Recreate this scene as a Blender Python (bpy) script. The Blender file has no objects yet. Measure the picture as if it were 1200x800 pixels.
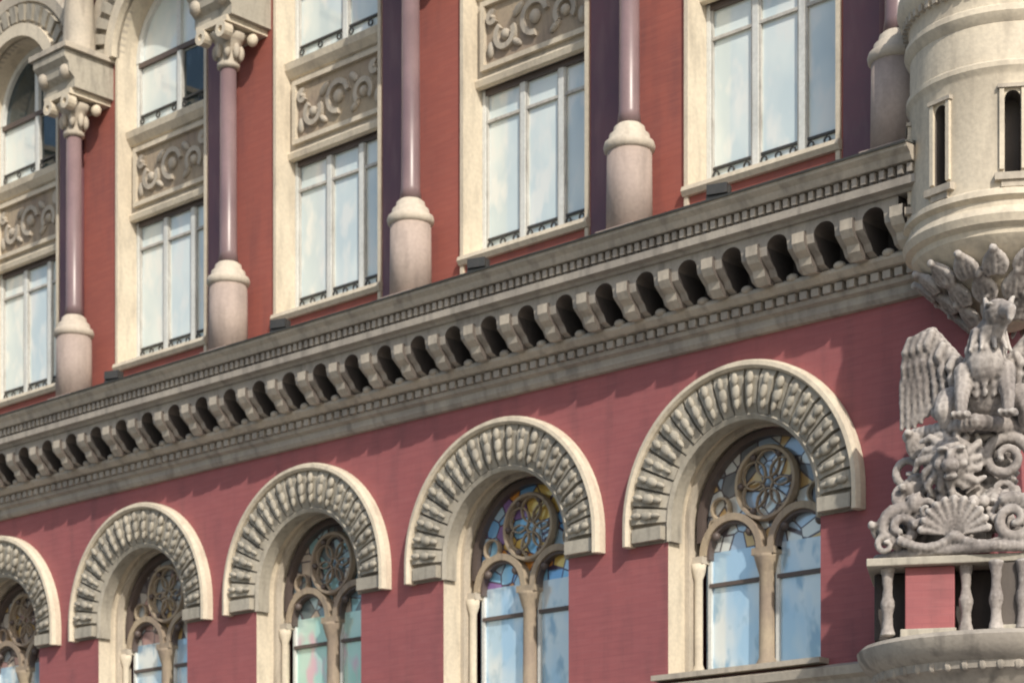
import bpy, bmesh, math, random
from mathutils import Vector, Matrix, noise
random.seed(5)
scene=bpy.context.scene
PI=math.pi
# ---------------------------------------------------------------- materials
def newmat(name):
    m=bpy.data.materials.new(name); m.use_nodes=True
    nt=m.node_tree; b=nt.nodes['Principled BSDF']
    return m,nt,b
def N(nt,t,**kw):
    n=nt.nodes.new(t)
    for k,v in kw.items():
        if k in n.inputs.keys(): n.inputs[k].default_value=v
        else: setattr(n,k,v)
    return n
def c4(c): return (c[0],c[1],c[2],1)
def mixc(nt,fac,a,b,mode='MIX'):
    n=nt.nodes.new('ShaderNodeMix'); n.data_type='RGBA'; n.blend_type=mode
    for idx,v in ((0,fac),(6,a),(7,b)):
        if hasattr(v,'links') : nt.links.new(v,n.inputs[idx])
        elif isinstance(v,(int,float)): n.inputs[idx].default_value=v
        else: n.inputs[idx].default_value=c4(v)
    return n.outputs[2]
def ramp(nt,src,a,b):
    n=nt.nodes.new('ShaderNodeMapRange'); n.inputs[1].default_value=a; n.inputs[2].default_value=b
    nt.links.new(src,n.inputs[0]); return n.outputs[0]
def mul(nt,src,k):
    st=nt.nodes.new('ShaderNodeMath'); st.operation='MULTIPLY'; st.inputs[1].default_value=k
    nt.links.new(src,st.inputs[0]); return st.outputs[0]
def noise(nt,scale,vec=(1,1,1),detail=3):
    g=nt.nodes.new('ShaderNodeNewGeometry')
    mp=nt.nodes.new('ShaderNodeMapping'); mp.inputs['Scale'].default_value=vec
    nt.links.new(g.outputs['Position'],mp.inputs['Vector'])
    n=nt.nodes.new('ShaderNodeTexNoise'); n.inputs['Scale'].default_value=scale; n.inputs['Detail'].default_value=detail
    nt.links.new(mp.outputs[0],n.inputs['Vector']); return n.outputs['Fac']
def stone(name,c1,c2,dirt=(.12,.10,.09),dirtamt=.5,rough=.8,bump=.12,grime=6,crev=0):
    m,nt,b=newmat(name)
    col=mixc(nt,ramp(nt,noise(nt,1.3,detail=2),.35,.65),c1,c2)
    fine=noise(nt,20,detail=2)
    col=mixc(nt,mul(nt,ramp(nt,fine,.3,.75),.18),col,(.10,.09,.08))
    col=mixc(nt,mul(nt,ramp(nt,noise(nt,grime,(1,1,.22)),.5,.78),dirtamt),col,dirt)
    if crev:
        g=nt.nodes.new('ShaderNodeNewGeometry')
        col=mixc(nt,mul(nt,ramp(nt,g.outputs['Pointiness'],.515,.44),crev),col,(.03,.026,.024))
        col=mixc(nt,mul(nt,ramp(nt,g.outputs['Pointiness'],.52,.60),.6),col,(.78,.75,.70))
    nt.links.new(col,b.inputs['Base Color']); b.inputs['Roughness'].default_value=rough
    if bump:
        bp=N(nt,'ShaderNodeBump'); bp.inputs['Strength'].default_value=bump; bp.inputs['Distance'].default_value=.03
        nt.links.new(fine,bp.inputs['Height']); nt.links.new(bp.outputs[0],b.inputs['Normal'])
    return m
def brick(name,c1,c2,mort,row=.09,w=.27,dirt=(.11,.055,.06)):
    m,nt,b=newmat(name)
    g=nt.nodes.new('ShaderNodeNewGeometry'); s=nt.nodes.new('ShaderNodeSeparateXYZ'); nt.links.new(g.outputs['Position'],s.inputs[0])
    a=nt.nodes.new('ShaderNodeMath'); a.operation='ADD'; nt.links.new(s.outputs[0],a.inputs[0]); nt.links.new(s.outputs[1],a.inputs[1])
    c=nt.nodes.new('ShaderNodeCombineXYZ'); nt.links.new(a.outputs[0],c.inputs[0]); nt.links.new(s.outputs[2],c.inputs[1])
    br=nt.nodes.new('ShaderNodeTexBrick'); nt.links.new(c.outputs[0],br.inputs['Vector'])
    br.inputs['Color1'].default_value=c4(c1); br.inputs['Color2'].default_value=c4(c2); br.inputs['Mortar'].default_value=c4(mort)
    br.inputs['Scale'].default_value=1; br.inputs['Brick Width'].default_value=w; br.inputs['Row Height'].default_value=row
    br.inputs['Mortar Size'].default_value=.007; br.inputs['Mortar Smooth'].default_value=.9
    col=mixc(nt,mul(nt,ramp(nt,noise(nt,.8),.35,.7),.4),br.outputs['Color'],(c1[0]*.66,c1[1]*.75,c1[2]*.85))
    col=mixc(nt,mul(nt,ramp(nt,noise(nt,3.5,(1,1,.2)),.5,.8),.45),col,dirt)
    col=mixc(nt,mul(nt,ramp(nt,noise(nt,7,(.4,.4,3)),.45,.8),.35),col,(c1[0]*1.15,c1[1]*1.4,c1[2]*1.4))
    nt.links.new(col,b.inputs['Base Color']); b.inputs['Roughness'].default_value=.75
    return m
def glass(name,c1,c2,c3,rough=.08,metal=.25,scale=1.6):
    m,nt,b=newmat(name)
    col=mixc(nt,ramp(nt,noise(nt,scale,(1,1,.5),2),.38,.6),c1,c2)
    col=mixc(nt,ramp(nt,noise(nt,scale*1.7,(1.3,1,.7),2),.5,.66),col,c3)
    nt.links.new(col,b.inputs['Base Color'])
    b.inputs['Roughness'].default_value=rough; b.inputs['Metallic'].default_value=metal
    b.inputs['Coat Weight'].default_value=.6; b.inputs['Coat Roughness'].default_value=.03
    bp=N(nt,'ShaderNodeBump'); bp.inputs['Strength'].default_value=.3; bp.inputs['Distance'].default_value=.03
    nt.links.new(noise(nt,2.2,(1,1,.6),2),bp.inputs['Height']); nt.links.new(bp.outputs[0],b.inputs['Normal'])
    return m
def stained(name,cols,scale=4.3,line=(.14,.12,.13)):
    m,nt,b=newmat(name)
    g=nt.nodes.new('ShaderNodeNewGeometry')
    v=nt.nodes.new('ShaderNodeTexVoronoi'); v.inputs['Scale'].default_value=scale; nt.links.new(g.outputs['Position'],v.inputs['Vector'])
    e=nt.nodes.new('ShaderNodeTexVoronoi'); e.feature='DISTANCE_TO_EDGE'; e.inputs['Scale'].default_value=scale; nt.links.new(g.outputs['Position'],e.inputs['Vector'])
    s=nt.nodes.new('ShaderNodeSeparateColor'); nt.links.new(v.outputs['Color'],s.inputs[0])
    r=nt.nodes.new('ShaderNodeValToRGB'); r.color_ramp.interpolation='CONSTANT'
    while len(r.color_ramp.elements)<len(cols): r.color_ramp.elements.new(.5)
    for i,c in enumerate(cols): r.color_ramp.elements[i].position=i/len(cols); r.color_ramp.elements[i].color=c4(c)
    nt.links.new(s.outputs[0],r.inputs[0])
    col=mixc(nt,ramp(nt,e.outputs['Distance'],.055,.03),r.outputs[0],line)
    nt.links.new(col,b.inputs['Base Color']); b.inputs['Roughness'].default_value=.15; b.inputs['Metallic'].default_value=.3
    b.inputs['Coat Weight'].default_value=.5
    return m
M={}
M['brick']=brick('lower_brick',(.335,.102,.104),(.31,.095,.098),(.275,.088,.092))
M['brick2']=brick('upper_brick',(.36,.105,.078),(.33,.097,.075),(.29,.09,.072))
M['maroon']=stone('maroon_column_shadow',(.165,.070,.085),(.125,.055,.075),dirt=(.22,.13,.13),dirtamt=.5,rough=.45,bump=0)  # column shadow on the upper piers, put into a darker colour
M['cream']=stone('cream_stone',(.69,.61,.48),(.61,.535,.42),dirtamt=.34)
M['cream2']=stone('cream_stone_weathered',(.54,.475,.385),(.43,.385,.32),dirtamt=.55)
M['grey']=stone('cornice_stone',(.44,.395,.335),(.34,.305,.265),dirt=(.11,.10,.09),dirtamt=.65)
M['vous']=stone('voussoir_stone',(.46,.42,.345),(.36,.33,.275),dirt=(.13,.12,.105),dirtamt=.6,grime=9)
M['vousb']=stone('voussoir_joint',(.29,.26,.215),(.21,.185,.16),dirtamt=.4)
M['dark']=stone('recess_shade',(.055,.046,.042),(.035,.03,.028),dirtamt=.3,bump=0)  # near-black colour stands in for deep shade in the gaps
M['darkened']=stone('darkened_stone',(.13,.11,.095),(.09,.075,.065),dirtamt=.5)  # stone darkened to put shade into bracket sides, soffits and slits
M['granite']=stone('polished_granite',(.25,.17,.175),(.18,.12,.13),dirtamt=.25,rough=.35,bump=0)
M['ped']=stone('pedestal_stone',(.46,.37,.32),(.38,.305,.27),dirtamt=.4)
M['pedc']=stone('pedestal_cap_stone',(.62,.55,.45),(.54,.47,.39),dirtamt=.3)
M['trac']=stone('tracery_stone',(.42,.34,.24),(.32,.25,.19),dirtamt=.5,grime=12)
M['tracpale']=stone('tracery_pale',(.58,.57,.53),(.46,.44,.40),dirtamt=.5,grime=14)
M['iron']=stone('dark_metal',(.05,.05,.048),(.035,.035,.035),dirtamt=.2,rough=.5,bump=0)
M['wood']=stone('painted_window_frame',(.74,.75,.72),(.64,.66,.64),dirtamt=.2,rough=.5,bump=0)
M['woodd']=stone('dark_window_frame',(.12,.09,.08),(.085,.065,.06),dirtamt=.2,rough=.5,bump=0)
M['glassU']=glass('pane_with_net_curtain',(.76,.83,.81),(.62,.72,.74),(.80,.83,.80),metal=.08)
M['glassL']=glass('pane_lower',(.44,.64,.82),(.70,.78,.82),(.32,.48,.62),metal=.3,scale=2.2)
M['glassD']=glass('pane_dark',(.012,.025,.028),(.02,.035,.04),(.03,.05,.06),metal=0)
M['glassG']=glass('pane_green',(.42,.68,.60),(.58,.78,.72),(.70,.50,.58),metal=.25)
M['stA']=stained('stained_pale',[(.78,.82,.80),(.52,.66,.80),(.24,.26,.28),(.80,.80,.75),(.44,.56,.70),(.70,.48,.22)])
M['stB']=stained('stained_bright',[(.85,.36,.08),(.24,.52,.88),(.36,.22,.50),(.30,.62,.90),(.84,.58,.16),(.50,.70,.86)],line=(.10,.07,.11))
M['stC']=stained('stained_teal',[(.34,.55,.56),(.22,.32,.38),(.50,.68,.74),(.66,.56,.46),(.20,.25,.26),(.46,.62,.68)])
M['stD']=stained('stained_ochre',[(.74,.52,.22),(.64,.60,.54),(.24,.22,.22),(.70,.62,.54),(.52,.34,.32),(.50,.55,.58)])
M['lead']=stone('roof_metal',(.12,.125,.12),(.08,.085,.08),dirtamt=.3,rough=.5)
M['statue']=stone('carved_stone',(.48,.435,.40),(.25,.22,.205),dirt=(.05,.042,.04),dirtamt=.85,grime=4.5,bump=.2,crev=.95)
# ---------------------------------------------------------------- mesh builder
class MB:
    def __init__(s): s.v=[];s.f=[];s.m=[];s.sm=[];s.mats=[]
    def mi(s,k):
        if k not in s.mats: s.mats.append(k)
        return s.mats.index(k)
    def add(s,vs,fs,k,smooth=False):
        o=len(s.v); s.v+=vs; i=s.mi(k)
        for f in fs: s.f.append([a+o for a in f]); s.m.append(i); s.sm.append(smooth)
    def quad(s,a,b,c,d,k): s.add([a,b,c,d],[(0,1,2,3)],k)
    def box(s,x0,x1,y0,y1,z0,z1,k):
        vs=[(x,y,z) for z in (z0,z1) for y in (y0,y1) for x in (x0,x1)]
        s.add(vs,[(0,2,3,1),(4,5,7,6),(0,1,5,4),(1,3,7,5),(3,2,6,7),(2,0,4,6)],k)
    def prism(s,prof,x0,x1,k,nx=1,kc=None):   # closed (y,z) profile extruded in x
        n=len(prof); vs=[]
        for j in range(nx+1):
            x=x0+(x1-x0)*j/nx
            vs+=[(x,p[0],p[1]) for p in prof]
        fs=[]
        for j in range(nx):
            for i in range(n):
                a=j*n+i;b=j*n+(i+1)%n; fs.append((a,b,b+n,a+n))
        caps=[tuple(range(n))[::-1],tuple(range(nx*n,nx*n+n))]
        if kc is None: s.add(vs,fs+caps,k)
        else:
            o=len(s.v); s.add(vs,fs,k); i=s.mi(kc)
            for f in caps: s.f.append([a+o for a in f]); s.m.append(i); s.sm.append(False)
    def arch(s,sec,xc,zc,k,n=24,stilt=0,a0=0,a1=PI,smooth=False): # sec: closed (r,y)
        st=[]
        if stilt: st.append((a0,-stilt))
        st+=[(a0+(a1-a0)*i/n,0) for i in range(n+1)]
        if stilt: st.append((a1,-stilt))
        m=len(sec); vs=[]
        for a,dz in st:
            for r,y in sec: vs.append((xc+r*math.cos(a),y,zc+r*math.sin(a)+dz))
        fs=[]
        for j in range(len(st)-1):
            for i in range(m):
                p=j*m+i;q=j*m+(i+1)%m; fs.append((p,q,q+m,p+m))
        full=abs(a1-a0-2*PI)<1e-4
        if not full: fs.append(tuple(range(m))[::-1]); L=(len(st)-1)*m; fs.append(tuple(range(L,L+m)))
        s.add(vs,fs,k,smooth)
    def lathe(s,prof,cx,cy,k,n=28,smooth=True):
        vs=[]
        for r,z in prof:
            for i in range(n):
                a=2*PI*i/n; vs.append((cx+r*math.cos(a),cy+r*math.sin(a),z))
        fs=[]
        for j in range(len(prof)-1):
            for i in range(n):
                a=j*n+i;b=j*n+(i+1)%n; fs.append((a,b,b+n,a+n))
        fs.append(tuple(range(n))[::-1]); L=(len(prof)-1)*n; fs.append(tuple(range(L,L+n)))
        s.add(vs,fs,k,smooth)
    def ell(s,c,r,k,seg=12,rings=8,rot=None):
        vs=[];fs=[]
        for j in range(rings+1):
            t=PI*j/rings
            for i in range(seg):
                a=2*PI*i/seg
                p=Vector((r[0]*math.sin(t)*math.cos(a),r[1]*math.sin(t)*math.sin(a),r[2]*math.cos(t)))
                if rot is not None: p=rot@p
                vs.append((c[0]+p.x,c[1]+p.y,c[2]+p.z))
        for j in range(rings):
            for i in range(seg):
                a=j*seg+i;b=j*seg+(i+1)%seg; fs.append((a,b,b+seg,a+seg))
        s.add(vs,fs,k,True)
    def build(s,name,parent=None,mat=None,bevel=0):
        me=bpy.data.meshes.new(name); me.from_pydata(s.v,[],s.f)
        for k in s.mats: me.materials.append(M[k])
        for i,p in enumerate(me.polygons): p.material_index=s.m[i]; p.use_smooth=s.sm[i]
        bm=bmesh.new(); bm.from_mesh(me); bmesh.ops.recalc_face_normals(bm,faces=bm.faces); bm.to_mesh(me); bm.free()
        ob=bpy.data.objects.new(name,me); scene.collection.objects.link(ob)
        if parent: ob.parent=parent
        if mat is not None: ob.matrix_local=mat
        if bevel:
            b=ob.modifiers.new('b','BEVEL'); b.width=bevel; b.segments=2; b.limit_method='ANGLE'
        return ob
def link(ob,name,parent,mat):
    o=bpy.data.objects.new(name,ob.data); scene.collection.objects.link(o); o.parent=parent; o.matrix_local=mat
    return o
bank=bpy.data.objects.new('bank_building',None); scene.collection.objects.link(bank)

def wall_arch(b,xc,hw,z0,z1,ow,zs,zc,y,dep,k,kr,n=28):
    q=lambda a,c,d,e:b.quad((a[0],y,a[1]),(c[0],y,c[1]),(d[0],y,d[1]),(e[0],y,e[1]),k)
    q((xc-hw,z0),(xc-ow,z0),(xc-ow,z1),(xc-hw,z1)); q((xc+ow,z0),(xc+hw,z0),(xc+hw,z1),(xc+ow,z1))
    if zs>z0: q((xc-ow,z0),(xc+ow,z0),(xc+ow,zs),(xc-ow,zs))
    pts=[(xc+ow*math.cos(PI*i/n),zc+ow*math.sin(PI*i/n)) for i in range(n+1)]
    for i in range(n):
        a,c=pts[i],pts[i+1]; q(c,a,(a[0],z1),(c[0],z1))
    out=[(xc+ow,zs)]+pts+[(xc-ow,zs)]
    for i in range(len(out)-1):
        a,c=out[i],out[i+1]
        b.quad((a[0],y,a[1]),(c[0],y,c[1]),(c[0],y+dep,c[1]),(a[0],y+dep,a[1]),kr)
    b.quad((xc-ow,y,zs),(xc+ow,y,zs),(xc+ow,y+dep,zs),(xc-ow,y+dep,zs),kr)
def disk(b,xc,zc,r,y,k,zs=None,n=28,a0=0,a1=PI):
    vs=[(xc+r*math.cos(a0+(a1-a0)*i/n),y,zc+r*math.sin(a0+(a1-a0)*i/n)) for i in range(n+1)]
    if zs is not None: vs+=[(xc-r,y,zs),(xc+r,y,zs)]
    b.add(vs,[tuple(range(len(vs)))],k)

UW=.40   # upper wall plane
LT=13.85 # head of the first-row upper windows
def cornice(b,x0,x1,full=True):
    """great cornice; arcade pitch 2/3 m starting at x0"""
    b.prism([(.02,9.16),(-.06,9.17),(-.10,9.22),(-.11,9.30),(-.18,9.33),(-.20,9.38),(.02,9.38)],x0,x1,'grey')
    L=x1-x0
    nb=max(1,round(L*6))
    for i in range(nb):
        x=x0+L*(i+.5)/nb
        b.box(x-.052,x+.052,-.25,-.1,9.385,9.475,'grey')
    b.prism([(.02,9.38),(-.14,9.382),(-.14,9.48),(-.30,9.50),(-.36,9.56),(-.36,9.60),(-.30,9.64),(-.10,9.68),(.02,9.68)],x0,x1,'cream2')
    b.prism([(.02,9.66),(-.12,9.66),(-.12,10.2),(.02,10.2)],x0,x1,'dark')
    pit=4/6; hole=.145; n=10; yF=-.66; zt=10.12; zs=9.95; zb=9.66
    k=int(round(L/pit-.2)) if not full else 6
    for i in range(k):
        xc=x0+pit*(i+.5)
        pts=[(xc+hole*math.cos(PI*j/n),zs+hole*.8*math.sin(PI*j/n)) for j in range(n+1)]
        for j in range(n):
            a,c=pts[j],pts[j+1]
            b.quad((c[0],yF,c[1]),(a[0],yF,a[1]),(a[0],yF,zt),(c[0],yF,zt),'grey')
            b.quad((a[0],yF,a[1]),(c[0],yF,c[1]),(c[0],-.12,c[1]),(a[0],-.12,a[1]),'darkened')
        for (xa,xb) in ((xc-pit/2,xc-hole),(xc+hole,xc+pit/2)):
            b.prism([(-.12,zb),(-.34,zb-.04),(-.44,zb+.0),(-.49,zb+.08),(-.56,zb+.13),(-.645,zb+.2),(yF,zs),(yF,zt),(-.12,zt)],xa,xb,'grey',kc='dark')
        xr=xc+pit/2
        b.prism([(-.34,9.60),(-.47,9.58),(-.55,9.66),(-.57,9.74),(-.66,9.80),(-.71,9.88),(-.71,10.0),(-.6,10.02)],xr-.085,xr+.085,'cream2',kc='darkened')
        b.ell((xc,-.34,9.63),(.08,.07,.05),'cream2',10,6)
    b.prism([(.02,10.12),(-.70,10.12),(-.72,10.15),(-.80,10.17),(-.80,10.26),(-.74,10.28),(-.74,10.42),(.3,10.42)],x0,x1,'grey')
    nd=round(L/(4/34))
    for i in range(nd):
        x=x0+L*(i+.5)/nd
        b.box(x-.032,x+.032,-.82,-.735,10.29,10.385,'grey')
    b.prism([(.3,10.42),(-.86,10.40),(-.88,10.43),(-.90,10.47),(-.96,10.52),(-.97,10.57),(.3,10.66)],x0,x1,'cream2')
    b.prism([(-.99,10.555),(-1.0,10.575),(-.93,10.60),(.42,10.80),(.42,10.66),(.3,10.64)],x0,x1,'lead')
def make_bay():
    b=MB()
    wall_arch(b,0,2,-.1,4.7,1.05,1.1,2.9,0.0,.5,'ped','cream2')
    for i in range(7): b.box(-2,-1.25,-.05,.0,.2+i*.6,.72+i*.6,'ped'); b.box(1.25,2,-.05,.0,.2+i*.6,.72+i*.6,'ped')
    b.prism([(0.0,4.72),(-.10,4.76),(-.14,4.86),(-.22,4.90),(-.24,5.0),(-.02,5.06),(.3,5.07),(.3,4.72)],-2,2,'cream2')
    wall_arch(b,0,2,4.7,9.3,1.16,5.08,7.08,0.004,.66,'brick','cream')
    random.seed(11)
    # splayed arch ring
    b.arch([(1.13,.003),(1.13,.20),(1.62,.0),(1.70,-.0),(1.70,-.06),(1.6,-.05)],0,7.08,'vousb',n=40,stilt=.24)
    b.arch([(1.10,-.01),(1.15,-.04),(1.18,.0),(1.18,.2),(1.10,.2)],0,7.08,'vous',n=40,stilt=.24)
    nv=21
    for i in range(nv):
        am=PI*(i+.5)/nv; da=PI/nv/2
        j=random.uniform(-.015,.015)
        b.arch([(1.17,-.02+j),(1.28,-.08+j),(1.58,-.13+j),(1.69,-.10),(1.69,.02),(1.17,.05)],0,7.08,'vous',n=2,a0=am-da*.84,a1=am+da*.84)
        R=Matrix.Rotation(-am+PI/2,3,'Y')
        for (r,s,l) in ((1.29,.04,.08),(1.42,.06,.10),(1.57,.05,.08)):
            s*=random.uniform(.8,1.2)
            b.ell((r*math.cos(am),-.10-.05*(r-1.3)/.3+random.uniform(-.015,.01),7.08+r*math.sin(am)),(s,.04,l),'vous',7,5,R)
    for sx in (-1,1):
        x0,x1=sorted((sx*1.19,sx*1.66)); b.box(x0,x1,-.12,.05,6.87,7.04,'vous')
    b.arch([(1.69,-.0),(1.69,-.14),(1.72,-.18),(1.77,-.17),(1.80,-.11),(1.80,.0)],0,7.08,'cream',n=44,stilt=.25)
    b.arch([(1.09,.34),(1.09,.44),(1.158,.44),(1.158,.34)],0,7.08,'cream2',n=36,stilt=1.98)
    # tracery
    b.arch([(1.0,.50),(1.0,.62),(1.09,.62),(1.09,.50)],0,7.08,'woodd',n=36,stilt=.2)
    b.lathe([(.14,5.1),(.14,5.25),(.10,5.32),(.095,6.35),(.12,6.42),(.16,6.56),(.17,6.60)],0,.52,'trac',n=14)
    b.box(-.17,.17,.42,.64,6.60,6.69,'trac')
    for sx in (-1,1):
        b.lathe([(.08,5.1),(.08,5.25),(.055,5.32),(.055,6.4),(.09,6.5),(.10,6.6)],sx*1.03,.46,'cream',n=12)
        b.box(min(sx*.93,sx*1.12),max(sx*.93,sx*1.12),.40,.62,6.60,6.69,'cream2')
        b.arch([(.40,.46),(.40,.60),(.49,.62),(.49,.46)],sx*.53,6.70,'trac',n=20)
        b.arch([(.36,.50),(.36,.60),(.40,.60),(.40,.50)],sx*.53,6.70,'woodd',n=20,stilt=.05)
        for a in (.75,PI-.75): b.ell((sx*.53+.36*math.cos(a),.52,6.70+.34*math.sin(a)),(.06,.06,.06),'woodd',8,6)
        for e in (-.40,.40): b.box(sx*.53+e-.025,sx*.53+e+.025,.56,.625,5.1,6.7,'wood')
        b.box(sx*.53-.4,sx*.53+.4,.55,.615,6.30,6.35,'woodd')
        b.box(sx*.53-.4,sx*.53+.4,.55,.615,5.1,5.18,'wood')
    b.arch([(.42,.46),(.42,.60),(.46,.60),(.48,.53),(.46,.46)],0,7.50,'trac',n=28,a0=0,a1=2*PI)
    for i in range(6):
        a=2*PI*i/6+PI/6
        b.arch([(.165,.52),(.165,.57),(.182,.57),(.182,.52)],.24*math.cos(a),7.50+.24*math.sin(a),'trac',n=12,a0=0,a1=2*PI)
        b.ell((.39*math.cos(a+PI/6),.50,7.5+.39*math.sin(a+PI/6)),(.045,.05,.045),'woodd',8,6)
    for sx in (-1,1):
        for (x,z,r) in ((.74,7.28,.15),(.84,7.08,.08)):
            b.arch([(r-.025,.52),(r-.025,.6),(r,.6),(r,.52)],sx*x,z,'trac',n=14,a0=0,a1=2*PI)
    b.box(-1.28,1.28,-.2,.62,5.075,5.14,'cream2')
    cornice(b,-2,2)
    # ------------- upper storeys
    wall_arch(b,0,2,10.6,19.6,1.13,11.42,16.5,UW,.66,'brick2','cream',n=32)
    for sx in (-1,1):
        x0,x1=sorted((sx*1.128,sx*1.19)); b.box(x0,x1,UW-.04,UW+.02,10.6,16.5,'cream')
    b.prism([(UW+.62,11.3),(UW-.06,11.3),(UW-.10,11.36),(UW-.08,11.42),(UW+.62,11.45)],-1.2,1.2,'cream')
    PY=UW+.26
    b.box(-1.128,1.128,PY,PY+.3,LT+.02,15.25,'cream2')
    b.prism([(PY+.02,LT-.02),(PY-.05,LT),(PY-.07,LT+.08),(PY-.02,LT+.13),(PY+.02,LT+.13)],-1.127,1.127,'cream')
    b.prism([(PY+.02,15.08),(PY-.04,15.10),(PY-.12,15.2),(PY-.14,15.30),(PY+.3,15.34),(PY+.3,15.1)],-1.127,1.127,'cream')
    for (a,c,d,e) in ((-1.02,1.02,14.95,15.02),(-1.02,1.02,14.05,14.12),(-1.02,-.95,14.122,14.948),(.95,1.02,14.122,14.948)):
        b.box(a,c,PY-.07,PY+.02,d,e,'cream')
    b.box(-.95,.95,PY-.008,PY+.02,14.12,14.95,'trac')
    def scroll(xc,zc,r,ph=0):
        b.arch([(r-.06,PY-.07),(r-.06,PY),(r+.02,PY),(r+.02,PY-.07)],xc,zc,'cream2',n=16,a0=ph,a1=ph+PI*1.45)
        b.ell((xc,PY-.03,zc),(r*.42,.07,r*.42),'cream2',10,6)
    scroll(0,14.54,.24,.2); scroll(-.56,14.46,.19,2.2); scroll(.56,14.46,.19,-.7)
    for sx in (-1,1):
        scroll(sx*.80,14.76,.09,1.0)
        b.ell((sx*.33,PY-.02,14.74),(.13,.05,.06),'cream2',8,6,Matrix.Rotation(sx*.7,3,'Y'))
        b.ell((sx*.36,PY-.02,14.30),(.12,.05,.05),'cream2',8,6,Matrix.Rotation(-sx*.6,3,'Y'))
        b.ell((sx*.85,PY-.02,14.32),(.07,.05,.12),'cream2',8,6)
    gy=UW+.40
    def win(zb,zt,lights,y):
        b.box(-1.127,-1.07,y-.05,y+.05,zb,zt,'wood'); b.box(1.07,1.127,y-.05,y+.05,zb,zt,'wood')
        b.box(-1.07,1.07,y-.05,y+.05,zb,zb+.10,'wood'); b.box(-1.07,1.07,y-.05,y+.05,zt-.08,zt,'woodd')
        w=2.14/lights
        for i in range(1,lights): b.box(-1.07+w*i-.045,-1.07+w*i+.045,y-.045,y+.04,zb+.10,zt-.08,'wood')
        for i in range(lights):
            xa=-1.07+w*i+(.045 if i else 0); xb=-1.07+w*(i+1)-(.045 if i<lights-1 else 0)
            b.box(xa,xa+.03,y-.03,y+.03,zb+.10,zt-.08,'tracpale'); b.box(xb-.03,xb,y-.03,y+.03,zb+.10,zt-.08,'tracpale')
            b.box(xa+.03,xb-.03,y-.03,y+.03,zb+.28,zb+.31,'iron')
            for q in range(3):
                xx=xa+.09+q*(xb-xa-.18)/2; b.arch([(.035,y-.05),(.035,y-.03),(.055,y-.03),(.055,y-.05)],xx,zb+.2,'iron',n=8,a0=0,a1=2*PI)
    win(11.44,LT,3,gy)
    b.box(-1.07,1.07,gy-.035,gy+.03,13.38,13.42,'tracpale')
    win(15.32,16.5,2,gy)
    b.arch([(1.03,gy-.06),(1.03,gy+.05),(1.127,gy+.05),(1.127,gy-.06)],0,16.5,'wood',n=24)
    b.box(-.05,.05,gy-.055,gy+.04,16.5,17.55,'wood')
    b.arch([(1.13,UW-.05),(1.13,UW+.1),(1.95,UW+.1),(1.97,UW-.10),(1.9,-.02+UW-.12),(1.72,UW-.12),(1.70,UW-.05)],0,16.5,'cream2',n=36)
    b.arch([(1.13,UW-.16),(1.13,UW+.0),(1.34,UW+.0),(1.34,UW-.16)],0,16.5,'cream',n=36)
    for i in range(19):
        a0=PI*i/19+.03; a1=PI*(i+1)/19-.03
        b.arch([(1.40,UW-.13),(1.66,UW-.17),(1.66,UW),(1.40,UW)],0,16.5,'vous',n=2,a0=a0,a1=a1)
    b.prism([(UW+.02,18.7),(UW-.1,18.72),(UW-.12,18.9),(UW-.5,19.2),(UW-.55,19.6),(UW-.7,19.8),(UW-.7,19.95),(UW+.5,20.1),(UW+.5,18.7)],-2,2,'grey')
    # ------------- added maroon slab and thin shaft, coloured as the column's shadow on the pier
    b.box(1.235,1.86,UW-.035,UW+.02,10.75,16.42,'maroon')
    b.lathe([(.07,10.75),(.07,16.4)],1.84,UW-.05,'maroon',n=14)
    # ------------- column standing before the pier at the right of the bay
    cx,cy=2.27,-.08
    b.box(cx-.31,cx+.31,cy-.31,UW+.02,10.62,10.86,'ped')
    b.lathe([(.30,10.86),(.29,11.88)],cx,cy,'ped',n=28)
    b.lathe([(.29,11.87),(.325,11.90),(.335,11.95),(.32,12.0),(.27,12.03),(.26,12.10),(.21,12.14),(.20,12.20),(.15,12.24)],cx,cy,'pedc',n=28)
    b.lathe([(.155,12.25),(.135,12.4),(.125,15.22)],cx,cy,'granite',n=24)
    b.lathe([(.13,15.20),(.175,15.22),(.175,15.27),(.14,15.30),(.16,15.45),(.22,15.62),(.30,15.70)],cx,cy,'cream2',n=24)
    for i in range(8):
        a=2*PI*i/8
        b.ell((cx+.19*math.cos(a),cy+.19*math.sin(a),15.45),(.06,.06,.12),'cream2',8,6)
    for sx in (-1,1):
        for sy in (-1,1):
            b.ell((cx+sx*.27,cy+sy*.25,15.66),(.09,.09,.10),'cream',10,8)
        b.arch([(.05,cy-.36),(.05,cy-.20),(.12,cy-.20),(.12,cy-.36)],cx+sx*.24,15.66,'cream',n=14,a0=0,a1=2*PI)
    b.box(cx-.36,cx+.36,cy-.34,UW+.01,15.76,15.85,'cream')
    b.prism([(UW+.01,15.85),(cy-.30,15.852),(cy-.30,16.0),(cy-.40,16.08),(cy-.42,16.22),(cy-.50,16.30),(cy-.50,16.42),(UW+.01,16.43)],cx-.44,cx+.44,'vous')
    b.box(cx-.52,cx+.52,cy-.54,UW+.01,16.432,16.52,'cream2')
    for sx in (-1,1): b.ell((cx+sx*.3,cy-.38,16.12),(.12,.1,.12),'cream2',10,8)
    b.lathe([(.30,16.52),(.28,16.6),(.24,17.6),(.34,17.8),(.36,18.0),(.1,18.4)],cx,cy+.1,'cream2',n=16)
    return b
bay=make_bay().build('facade_bay',bank)
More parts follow.
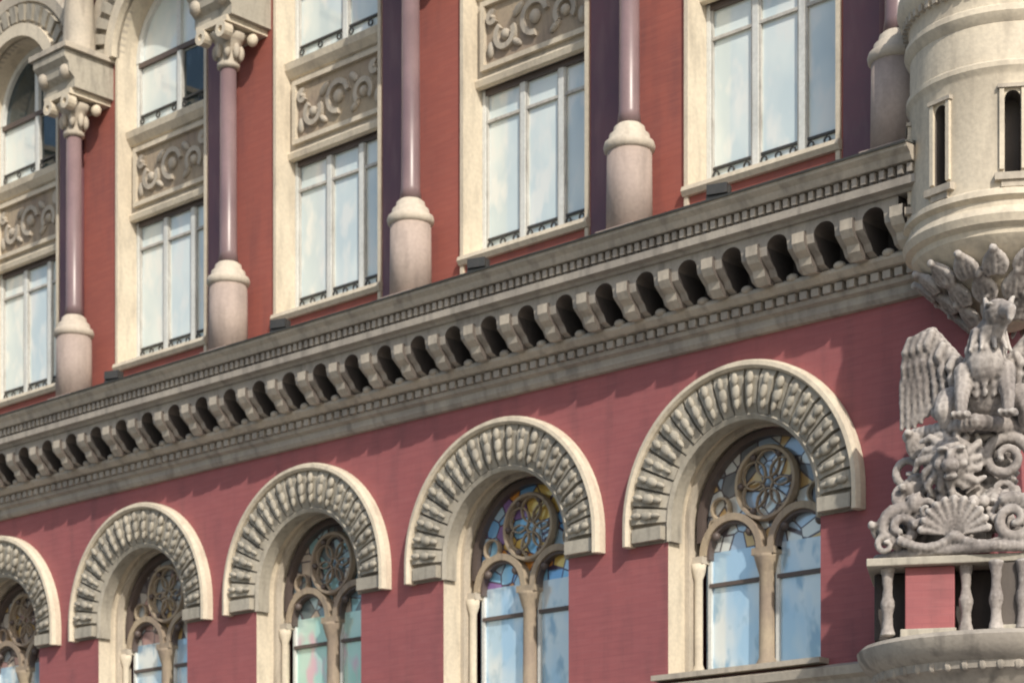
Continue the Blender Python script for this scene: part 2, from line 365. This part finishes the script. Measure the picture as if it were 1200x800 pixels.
def make_glass(kind):
    b=MB(); gy=UW+.41
    lo='glassG' if kind==2 else 'glassL'
    for sx in (-1,1): b.quad((sx*.53-.48,.60,5.08),(sx*.53+.48,.60,5.08),(sx*.53+.48,.60,6.75),(sx*.53-.48,.60,6.75),lo)
    disk(b,0,7.08,1.12,.612,('stA','stB','stC','stD','stD')[kind],zs=6.6)
    b.quad((-1.1,gy,11.44),(1.1,gy,11.44),(1.1,gy,LT),(-1.1,gy,LT),'glassU')
    if kind in (3,4):
        b.quad((-1.1,gy,15.32),(0,gy,15.32),(0,gy,16.5),(-1.1,gy,16.5),'glassU'); b.quad((0,gy,15.32),(1.1,gy,15.32),(1.1,gy,16.4),(0,gy,16.4),'glassD')
        b.quad((0,gy,16.4),(1.1,gy,16.4),(1.1,gy,16.5),(0,gy,16.5),'glassU')
    else: b.quad((-1.1,gy,15.32),(1.1,gy,15.32),(1.1,gy,16.5),(-1.1,gy,16.5),'glassU')
    disk(b,0,16.5,1.1,gy,'glassD' if kind==4 else 'glassU')
    disk(b,0,2.9,1.05,.45,'glassL',zs=1.1)
    return b
gl=[make_glass(k).build('window_glass',bank) for k in range(5)]
fb=MB()
fb.box(-.13,.13,-.08,.08,.03,.15,'iron'); fb.box(-.15,-.13,-.03,.03,0,.12,'iron'); fb.box(.13,.15,-.03,.03,0,.12,'iron'); fb.box(-.15,.15,-.05,.05,-.06,.02,'iron')
fl=fb.build('floodlight',bank)
R90=Matrix.Rotation(PI/2,4,'Z')
CX=3.5
for i in range(10):
    T=Matrix.Translation((-4*i,0,0))
    if i==0: bay.matrix_local=T
    else: link(bay,'facade_bay',bank,T)
    if i<5: gl[i].matrix_local=T
    else: link(gl[random.choice((0,1,2))],'window_glass',bank,T)
    F=T@Matrix.Translation((.15,-.66,10.70))@Matrix.Rotation(.3,4,'Z')
    if i==0: fl.matrix_local=F
    else: link(fl,'floodlight',bank,F)
for i in range(5):
    T=Matrix.Translation((CX,0,0))@R90@Matrix.Translation((3.6+4*i,0,0)); link(bay,'facade_bay',bank,T)
    link(gl[(0,2)[i%2]],'window_glass',bank,T)
def pier(x0,x1,cx0,cx1):
    b=MB()
    b.box(x0,x1,0.004,.5,-.1,9.3,'brick'); b.box(x0,x1,UW,UW+.5,10.6,19.6,'brick2'); b.box(x0,x1,.03,.5,9.3,10.6,'grey')
    b.prism([(0.0,4.72),(-.10,4.76),(-.14,4.86),(-.22,4.90),(-.24,5.0),(-.02,5.06),(.3,5.07),(.3,4.72)],x0,x1,'cream2')
    cornice(b,cx0,cx1,False)
    b.prism([(UW+.02,18.7),(UW-.1,18.72),(UW-.12,18.9),(UW-.5,19.2),(UW-.55,19.6),(UW-.7,19.8),(UW-.7,19.95),(UW+.5,20.1),(UW+.5,18.7)],x0,x1,'grey')
    return b
pier(2,CX-.003,2,2.97).build('corner_pier_wall',bank)
pier(0.003,1.6,.6,1.6).build('side_pier_wall',bank,Matrix.Translation((CX,0,0))@R90)
b=MB(); b.box(-38,CX-.5,.5,18,19.7,20.0,'lead'); b.box(-38,CX-.5,21,21.2,0,19.7,'brick'); b.box(-38.2,-38,0,21,0,19.7,'brick')
b.build('roof',bank)
# ---------------------------------------------------------------- corner turret
TX,TY=3.62,.03
tb=MB()
prof=[(.02,8.55),(.22,8.6),(.34,8.72),(.40,8.80),(.60,8.92),(.66,9.02),(.70,9.08),(.92,9.2),(1.02,9.32),(1.03,9.38),(1.10,9.42),(1.13,9.50),(1.10,9.56),(1.06,9.60),(1.06,9.66),(1.12,9.70),(1.11,9.76),(1.05,9.80),
(1.045,11.0),(1.06,11.03),(1.09,11.08),(1.09,11.13),(1.05,11.16),(1.045,11.56),(1.08,11.6),(1.11,11.66),(1.10,11.72),(1.06,11.75),(1.06,11.9),(1.09,11.96),(1.16,12.04),(1.19,12.14),(1.18,12.24),(1.1,12.3),(1.0,12.36),(.9,12.5),(.8,13.0),(.6,13.5),(.3,13.9),(.12,14.1),(.14,14.3),(.03,14.8)]
tb.lathe(prof,TX,TY,'cream',n=72)
tur=tb.build('corner_turret',bank)
cut=MB()
AN=[math.radians(-101+45*k) for k in range(8)]
for a in AN:
    c,s=math.cos(a),math.sin(a)
    def tr(p): return (TX+p[0]*c-p[1]*s,TY+p[0]*s+p[1]*c,p[2])
    w=.085; pts=[(-w,9.94),(w,9.94)]+[(w*math.cos(PI*i/8),10.74+w*math.sin(PI*i/8)) for i in range(9)]
    vs=[tr((.78,p[0],p[1])) for p in pts]+[tr((1.4,p[0],p[1])) for p in pts]; n=len(pts)
    cut.add(vs,[tuple(range(n)),tuple(range(n,2*n))[::-1]]+[(i,(i+1)%n,(i+1)%n+n,i+n) for i in range(n)],'darkened')
co=cut.build('slit_cutter')
tur.data.materials.append(M['darkened'])
bo=tur.modifiers.new('cut','BOOLEAN'); bo.operation='DIFFERENCE'; bo.object=co; bo.solver='EXACT'; bo.material_mode='TRANSFER'
bpy.context.view_layer.objects.active=tur; tur.select_set(True)
bpy.ops.object.modifier_apply(modifier='cut')
bpy.data.objects.remove(co)
es=tur.modifiers.new('e','EDGE_SPLIT'); es.split_angle=math.radians(30)
tb=MB()
def local(a):
    c,s=math.cos(a),math.sin(a)
    return lambda x,y,z:(TX+x*c-y*s,TY+x*s+y*c,z)
def obox(T,x0,x1,y0,y1,z0,z1,k):
    vs=[T(x,y,z) for z in (z0,z1) for y in (y0,y1) for x in (x0,x1)]
    tb.add(vs,[(0,2,3,1),(4,5,7,6),(0,1,5,4),(1,3,7,5),(3,2,6,7),(2,0,4,6)],k)
for a in AN:
    T=local(a)
    obox(T,1.0,1.075,-.14,-.09,9.98,10.84,'cream'); obox(T,1.0,1.075,.09,.14,9.98,10.84,'cream')
    obox(T,1.0,1.11,-.19,.19,9.86,9.935,'cream2'); obox(T,1.0,1.08,-.12,.12,9.79,9.858,'cream2')
    obox(T,1.0,1.09,-.16,.16,10.845,10.885,'cream2')
for k in range(60):
    T=local(2*PI*k/60); obox(T,1.03,1.13,-.03,.03,11.92,12.0,'cream2')
tb.build('turret_carving',bank)
# ---------------------------------------------------------------- sculpture group on the corner
D=Vector((.5,-.866,0)); Rr=Vector((.866,.5,0)); C0=Vector((3.5,0,0))
def W(u,w,z): p=C0+Rr*u+D*w; return (p.x,p.y,z)
def carved(name,fn,voxel=.017,disp=.014,parent=None):
    b=MB(); fn(b)
    o=b.build(name,parent)
    r=o.modifiers.new('r','REMESH'); r.mode='VOXEL'; r.voxel_size=voxel; r.use_smooth_shade=True
    t=bpy.data.textures.new(name,'CLOUDS'); t.noise_scale=.05
    d=o.modifiers.new('d','DISPLACE'); d.texture=t; d.strength=disp; d.texture_coords='GLOBAL'
    dp=bpy.context.evaluated_depsgraph_get(); me=bpy.data.meshes.new_from_object(o.evaluated_get(dp))
    o.modifiers.clear(); o.data=me
    return o
def chain(b,pts,rs,key='statue',sub=5):
    for i in range(len(pts)-1):
        for j in range(sub+1):
            t=j/sub; p=[pts[i][k]*(1-t)+pts[i+1][k]*t for k in range(3)]; r=rs[i]*(1-t)+rs[i+1]*t
            b.ell(W(*p),(r,r,r),key,8,6)
def curl(b,u,w,z,R,r0,turns,ph,sx=1,key='statue'):
    n=26; pts=[];rs=[]
    for i in range(n):
        t=i/(n-1); a=ph+turns*2*PI*t; rr=R*(1-.8*t)
        pts.append((u+sx*rr*math.cos(a),w+.10*t,z+rr*math.sin(a))); rs.append(r0*(1-.45*t))
    chain(b,pts,rs,key,3)
def leaf(b,base,up,out,L,wd):
    side=up.cross(out).normalized()
    for s in (-1,-.5,0,.5,1):
        n=9
        for j in range(n):
            t=j/(n-1)
            p=base+up*(L*t*(1-.12*abs(s)))+side*(s*wd*math.sin(PI*min(1,.25+t*.65)))+out*(.02+.12*t*t*L/.4-.03*abs(s))
            r=.030+.012*math.sin(PI*t)
            b.ell(tuple(p),(r,r,r*1.2),'statue',7,5)
    tip=base+up*(L*.97)+out*(.02+.13*L/.4); b.ell(tuple(tip),(.05,.05,.045),'statue',8,6)
ZU=Vector((0,0,1))
def wleaf(b,u,w,z,du,dz,L,wd):   # leaf placed in the corner frame, lying outwards
    up=(Rr*du+ZU*dz).normalized(); leaf(b,Vector(W(u,w,z)),up,D,L,wd)
def corbel(b):
    A=Vector((TX,TY,0))
    rows=((.40,8.60,.24,.09,9,0),(.58,8.78,.26,.11,12,.3),(.80,8.98,.24,.11,16,0))
    for (r,z,L,wd,n,ph) in rows:
        for i in range(n):
            a=2*PI*(i+ph)/n; o=Vector((math.cos(a),math.sin(a),0))
            leaf(b,A+o*(r-.02)+ZU*z,(ZU*.85+o*.55).normalized(),o,L,wd)
def griffin(b):
    O=-.10; q0=-.16
    def P(u,w,z): return (O+u*1.22,w*1.08,8.0+(z-8.0)*1.08+q0)
    b.ell(W(*P(0,.62,8.0)),(.29,.28,.42),'statue',14,10); b.ell(W(*P(0,.80,8.14)),(.22,.21,.26),'statue',14,10)
    b.ell(W(*P(0,.45,7.78)),(.42,.34,.26),'statue',14,10)
    for i in range(6):
        for j in range(-2,3): b.ell(W(*P(j*.075,.965-.03*j*j-.02*i,8.26-.085*i)),(.045,.03,.055),'statue',7,5)
    chain(b,[P(0,.75,8.25),P(.05,.88,8.42),P(.10,.94,8.52)],[.19,.155,.14])
    for i in range(10):
        a=2*PI*i/10; chain(b,[P(.03+.12*math.cos(a),.84+.10*math.sin(a),8.44),P(.03+.19*math.cos(a),.84+.17*math.sin(a),8.24)],[.05,.022],sub=7)
    b.ell(W(*P(.12,.97,8.58)),(.17,.18,.15),'statue'); chain(b,[P(.17,1.08,8.58),P(.22,1.20,8.54),P(.22,1.23,8.44)],[.095,.065,.03])
    for s in (-1,1):
        chain(b,[P(.12+s*.09,.90,8.66),P(.12+s*.12,.86,8.76)],[.05,.025])
        b.ell(W(*P(.12+s*.08,1.09,8.64)),(.055,.05,.022),'statue',8,6)
        chain(b,[P(s*.17,.78,8.05),P(s*.20,.90,7.78),P(s*.20,.96,7.60)],[.13,.085,.06])
        for q in (-1,0,1): b.ell(W(*P(s*.20+q*.05,1.04,7.58)),(.035,.09,.045),'statue',8,6)
        chain(b,[P(s*.30,.55,7.82),P(s*.36,.74,7.70),P(s*.34,.70,7.58)],[.18,.11,.07])
        root=P(s*.18,.52,8.12); wrist=P(s*.47,.42,8.56); tip=P(s*.66,.34,8.52)
        chain(b,[root,wrist,tip],[.11,.09,.06],sub=8)
        for i in range(9):
            for j in range(9):
                t=i/8; f=j/8
                if t<.5: q=[root[k]*(1-2*t)+wrist[k]*2*t for k in range(3)]
                else: q=[wrist[k]*(2-2*t)+tip[k]*(2*t-1) for k in range(3)]
                L=(.48+.48*math.sin(t*PI*.6))*.9
                b.ell(W(q[0]+s*.06*f,q[1]-.04,q[2]-L*f),(.065,.035,.08),'statue',7,5)
        for lay,(cnt,LL,rr,fo) in enumerate(((9,1.0,.040,0),(8,.62,.042,.05),(7,.30,.045,.09))):
            for k in range(cnt):
                t=k/(cnt-1)
                if t<.5: q=[root[i]*(1-2*t)+wrist[i]*2*t for i in range(3)]
                else: q=[wrist[i]*(2-2*t)+tip[i]*(2*t-1) for i in range(3)]
                L=(.48+.48*math.sin(t*PI*.6))*LL
                q=(q[0],q[1]+fo,q[2])
                e=(q[0]+s*.10*t*LL,q[1]-.05,q[2]-L); m=((q[0]+e[0])/2+s*.04,q[1]+.02,(q[2]+e[2])/2)
                chain(b,[q,m,e],[rr,rr*1.1,rr*.7],sub=13)
def console(b):
    for k in range(12):
        t=k/11; z=7.42-.95*t; w=.62-.14*t; o=.62-.25*t
        b.ell(W(-.2,o*.5,z),(w*.95,w*.6,.12),'statue',14,8)
    chain(b,[(-.92,.45,7.34),(-.2,.90,7.36),(.50,.45,7.34)],[.08,.09,.08],sub=12)
    u,w,z=-.46,.78,6.97
    b.ell(W(u,w,z),(.21,.20,.23),'statue',14,10); b.ell(W(u,w+.18,z-.08),(.10,.10,.08),'statue'); b.ell(W(u,w+.2,z+.02),(.045,.06,.08),'statue')
    for s in (-1,1):
        b.ell(W(u+s*.09,w+.18,z+.10),(.075,.05,.03),'statue'); b.ell(W(u+s*.12,w+.12,z-.05),(.065,.06,.06),'statue')
    b.ell(W(u,w+.15,z-.19),(.08,.06,.04),'statue')
    for k in range(15):
        a=2*PI*k/15; rr=.30+.05*(k%2)
        chain(b,[(u+.19*math.cos(a),w+.02,z+.21*math.sin(a)),(u+rr*math.cos(a+.15),w-.02,z+rr*math.sin(a+.15)),(u+(rr+.05)*math.cos(a+.4),w-.06,z+(rr+.05)*math.sin(a+.4))],[.055,.045,.025],sub=5)
    curl(b,.12,.66,7.0,.26,.07,1.5,.3); curl(b,-.92,.32,6.98,.22,.06,1.4,2.5,-1); curl(b,.08,.62,6.64,.17,.05,1.3,3.3); curl(b,-.88,.45,6.62,.16,.05,1.3,.3)
    for (u,z,du,dz,L) in ((-.75,7.1,-.6,.8,.3),(-.15,7.08,.1,1,.3),(.42,7.1,.7,.8,.3),(-.72,6.8,-.9,-.2,.28),(.40,6.8,.9,-.3,.28),(-.2,6.75,.2,-1,.26),(-.95,6.75,-.4,-1,.25)):
        wleaf(b,u,.55,z,du,dz,L,.09)
    for k in range(9): b.ell(W(-.66+.11*k,.84-.05*abs(k-4),6.64-.13*math.sin(PI*k/8)),(.07,.07,.075),'statue',8,6)
def cart(b):
    for k in range(11):
        a=PI*(k+.5)/11; chain(b,[(-.42,.84,6.16),(-.42+.36*math.cos(a),.90,6.16+.38*math.sin(a))],[.02,.045],sub=9)
    b.ell(W(-.42,.88,6.13),(.10,.09,.07),'statue')
    curl(b,-1.0,.66,6.28,.23,.08,1.5,1.2,1); curl(b,.20,.88,6.28,.25,.08,1.5,1.2,-1); curl(b,.74,.8,6.24,.22,.07,1.5,.4,1)
    chain(b,[(-1.25,.5,5.98),(-.8,.80,6.0),(0,.97,6.0),(.95,.85,5.98)],[.07,.065,.065,.07],sub=20)
    for s0,s1 in ((-1.0,-.42),(-.42,.2),(.2,.75)):
        for j in range(11):
            t=j/10; u=s0+(s1-s0)*t
            b.ell(W(u,.93-.15*abs(u+.2),6.13-.10*math.sin(PI*t)),(.05+.02*math.sin(PI*t),)*2+(.055,),'statue',8,6)
    for (u,z,fl) in ((-1.16,6.10,1),(-.72,6.46,-1),(-.02,6.5,1),(.42,6.42,-1),(.5,6.12,1)):
        curl(b,u,.70,z,.12,.045,1.2,.5,fl)
    for u,z in ((-.84,6.50),(.0,6.52)):
        b.ell(W(u,.66,z+.05),(.10,.11,.12),'statue'); b.ell(W(u,.58,z-.14),(.16,.12,.15),'statue')
        chain(b,[(u-.1,.62,z-.1),(u+.0,.82,z-.2),(u+.16,.84,z-.14)],[.06,.05,.04])
        for q in range(6): b.ell(W(u+.07*math.cos(q),.64+.03*math.sin(q*2),z+.12+.03*math.sin(q)),(.04,.04,.04),'statue',7,5)
    for k in range(16): b.ell(W(-1.05+.13*k,.42,6.30+.10*math.sin(k*1.7)),(.13,.10,.15),'statue',8,6)
    for (u,z,du,dz,L) in ((-1.1,6.2,-.8,.5,.26),(-.6,6.3,-.3,1,.24),(.5,6.25,.4,1,.26),(.95,6.2,.8,.4,.25)):
        wleaf(b,u,.6,z,du,dz,L,.08)
carved('turret_corbel_leaves',corbel,parent=bank)
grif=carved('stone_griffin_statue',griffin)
cons=carved('carved_console',console,parent=bank)
car=carved('carved_cartouche',cart,parent=bank)
pb=MB()
def wbox(u0,u1,w0,w1,z0,z1,k):
    vs=[W(x,y,z) for z in (z0,z1) for y in (w0,w1) for x in (u0,u1)]
    pb.add(vs,[(0,2,3,1),(4,5,7,6),(0,1,5,4),(1,3,7,5),(3,2,6,7),(2,0,4,6)],k)
wbox(-.95,-.42,-.2,.80,5.12,5.84,'brick'); wbox(.0,.6,-.2,.9,5.12,5.84,'darkened')
wbox(-1.3,1.0,-.4,.45,5.1,5.83,'dark'); wbox(-1.36,1.05,-.4,.92,5.842,5.93,'vous')
wbox(-1.0,-.40,-.2,.86,5.06,5.16,'vous'); wbox(-.05,.65,-.2,.95,5.06,5.16,'vous')
pb.build('sculpture_pedestal',bank,bevel=.012)
def cols(b):
    for u in (-1.14,-.30,.02,.30,.58,.80):
        for j in range(22):
            z=5.12+j*.034; t=j/21
            r=.055+.035*(abs(t-.5)*2)**3+.03*math.exp(-((t-.45)/.12)**2)
            b.ell(W(u,.74+(.19 if u>0 and u<.7 else 0),z),(r,r,.03),'statue',10,5)
carved('pedestal_colonnettes',cols,parent=bank)
lb=MB(); lx,ly=3.50,.0
lb.lathe([(.3,3.6),(.7,3.9),(1.0,4.4),(1.2,4.55),(1.24,4.62),(1.32,4.66),(1.34,4.74),(1.43,4.80),(1.50,4.90),(1.52,4.99),(1.47,5.04),(1.2,5.08),(.2,5.09)],lx,ly,'grey',n=56)
for k in range(44):
    a=2*PI*k/44; c,s=math.cos(a),math.sin(a)
    lb.ell((lx+1.30*c,ly+1.30*s,4.70),(.055,.055,.07),'grey',8,6)
o=lb.build('corner_ledge',bank); e=o.modifiers.new('e','EDGE_SPLIT'); e.split_angle=math.radians(35)
# ---------------------------------------------------------------- ground
def sheet(name,x0,x1,y0,y1,z,key):
    b=MB(); b.quad((x0,y0,z),(x1,y0,z),(x1,y1,z),(x0,y1,z),key); return b.build(name)
M['asph']=stone('asphalt',(.055,.055,.055),(.045,.045,.046),dirtamt=.2)
M['pave']=stone('paving',(.30,.29,.27),(.24,.23,.22),dirtamt=.3)
M['earth']=stone('earth',(.16,.15,.12),(.12,.12,.09),dirtamt=.3)
M['paint']=stone('road_paint',(.8,.8,.78),(.7,.7,.68),dirtamt=.3)
sheet('ground',-900,900,-900,900,-.16,'earth')
sheet('road',-300,300,-19,-6,-.12,'asph')
b=MB(); b.box(-300,300,-6,30,-.3,-.004,'pave'); b.build('pavement')
b=MB(); b.box(-300,300,-60,-19,-.3,0,'pave'); b.build('pavement')
b=MB()
for i in range(-30,30): b.quad((i*6,-12.6,-.116),(i*6+3,-12.6,-.116),(i*6+3,-12.45,-.116),(i*6,-12.45,-.116),'paint')
b.build('road_marking')
# ---------------------------------------------------------------- light
az,el=math.radians(61),math.radians(36)
v=Vector((math.cos(el)*math.sin(az),-math.cos(el)*math.cos(az),math.sin(el)))
sd=bpy.data.lights.new('sun','SUN'); sd.energy=3.9; sd.angle=math.radians(.9); sd.color=(1,.93,.82)
so=bpy.data.objects.new('sun',sd); scene.collection.objects.link(so); so.rotation_euler=v.to_track_quat('Z','Y').to_euler()
w=bpy.data.worlds.new('World'); scene.world=w; w.use_nodes=True; nt=w.node_tree
sk=nt.nodes.new('ShaderNodeTexSky'); sk.sky_type='NISHITA'; sk.sun_disc=False; sk.sun_elevation=el; sk.sun_rotation=math.radians(119); sk.air_density=1.2; sk.dust_density=2
bg=nt.nodes['Background']; bg.inputs[1].default_value=.145; nt.links.new(sk.outputs[0],bg.inputs[0])
scene.view_settings.view_transform='Standard'; scene.view_settings.look='None'; scene.view_settings.exposure=0
# ---------------------------------------------------------------- camera
cd=bpy.data.cameras.new('camera'); cam=bpy.data.objects.new('camera',cd); scene.collection.objects.link(cam); scene.camera=cam
cam.location=(15.77,-21.12,1.6); cam.rotation_euler=(PI/2,0,math.radians(42.9))
cd.lens=75; cd.sensor_width=36; cd.shift_y=.6; cd.clip_end=3000
cd.dof.use_dof=True; cd.dof.focus_distance=14; cd.dof.aperture_fstop=3.2
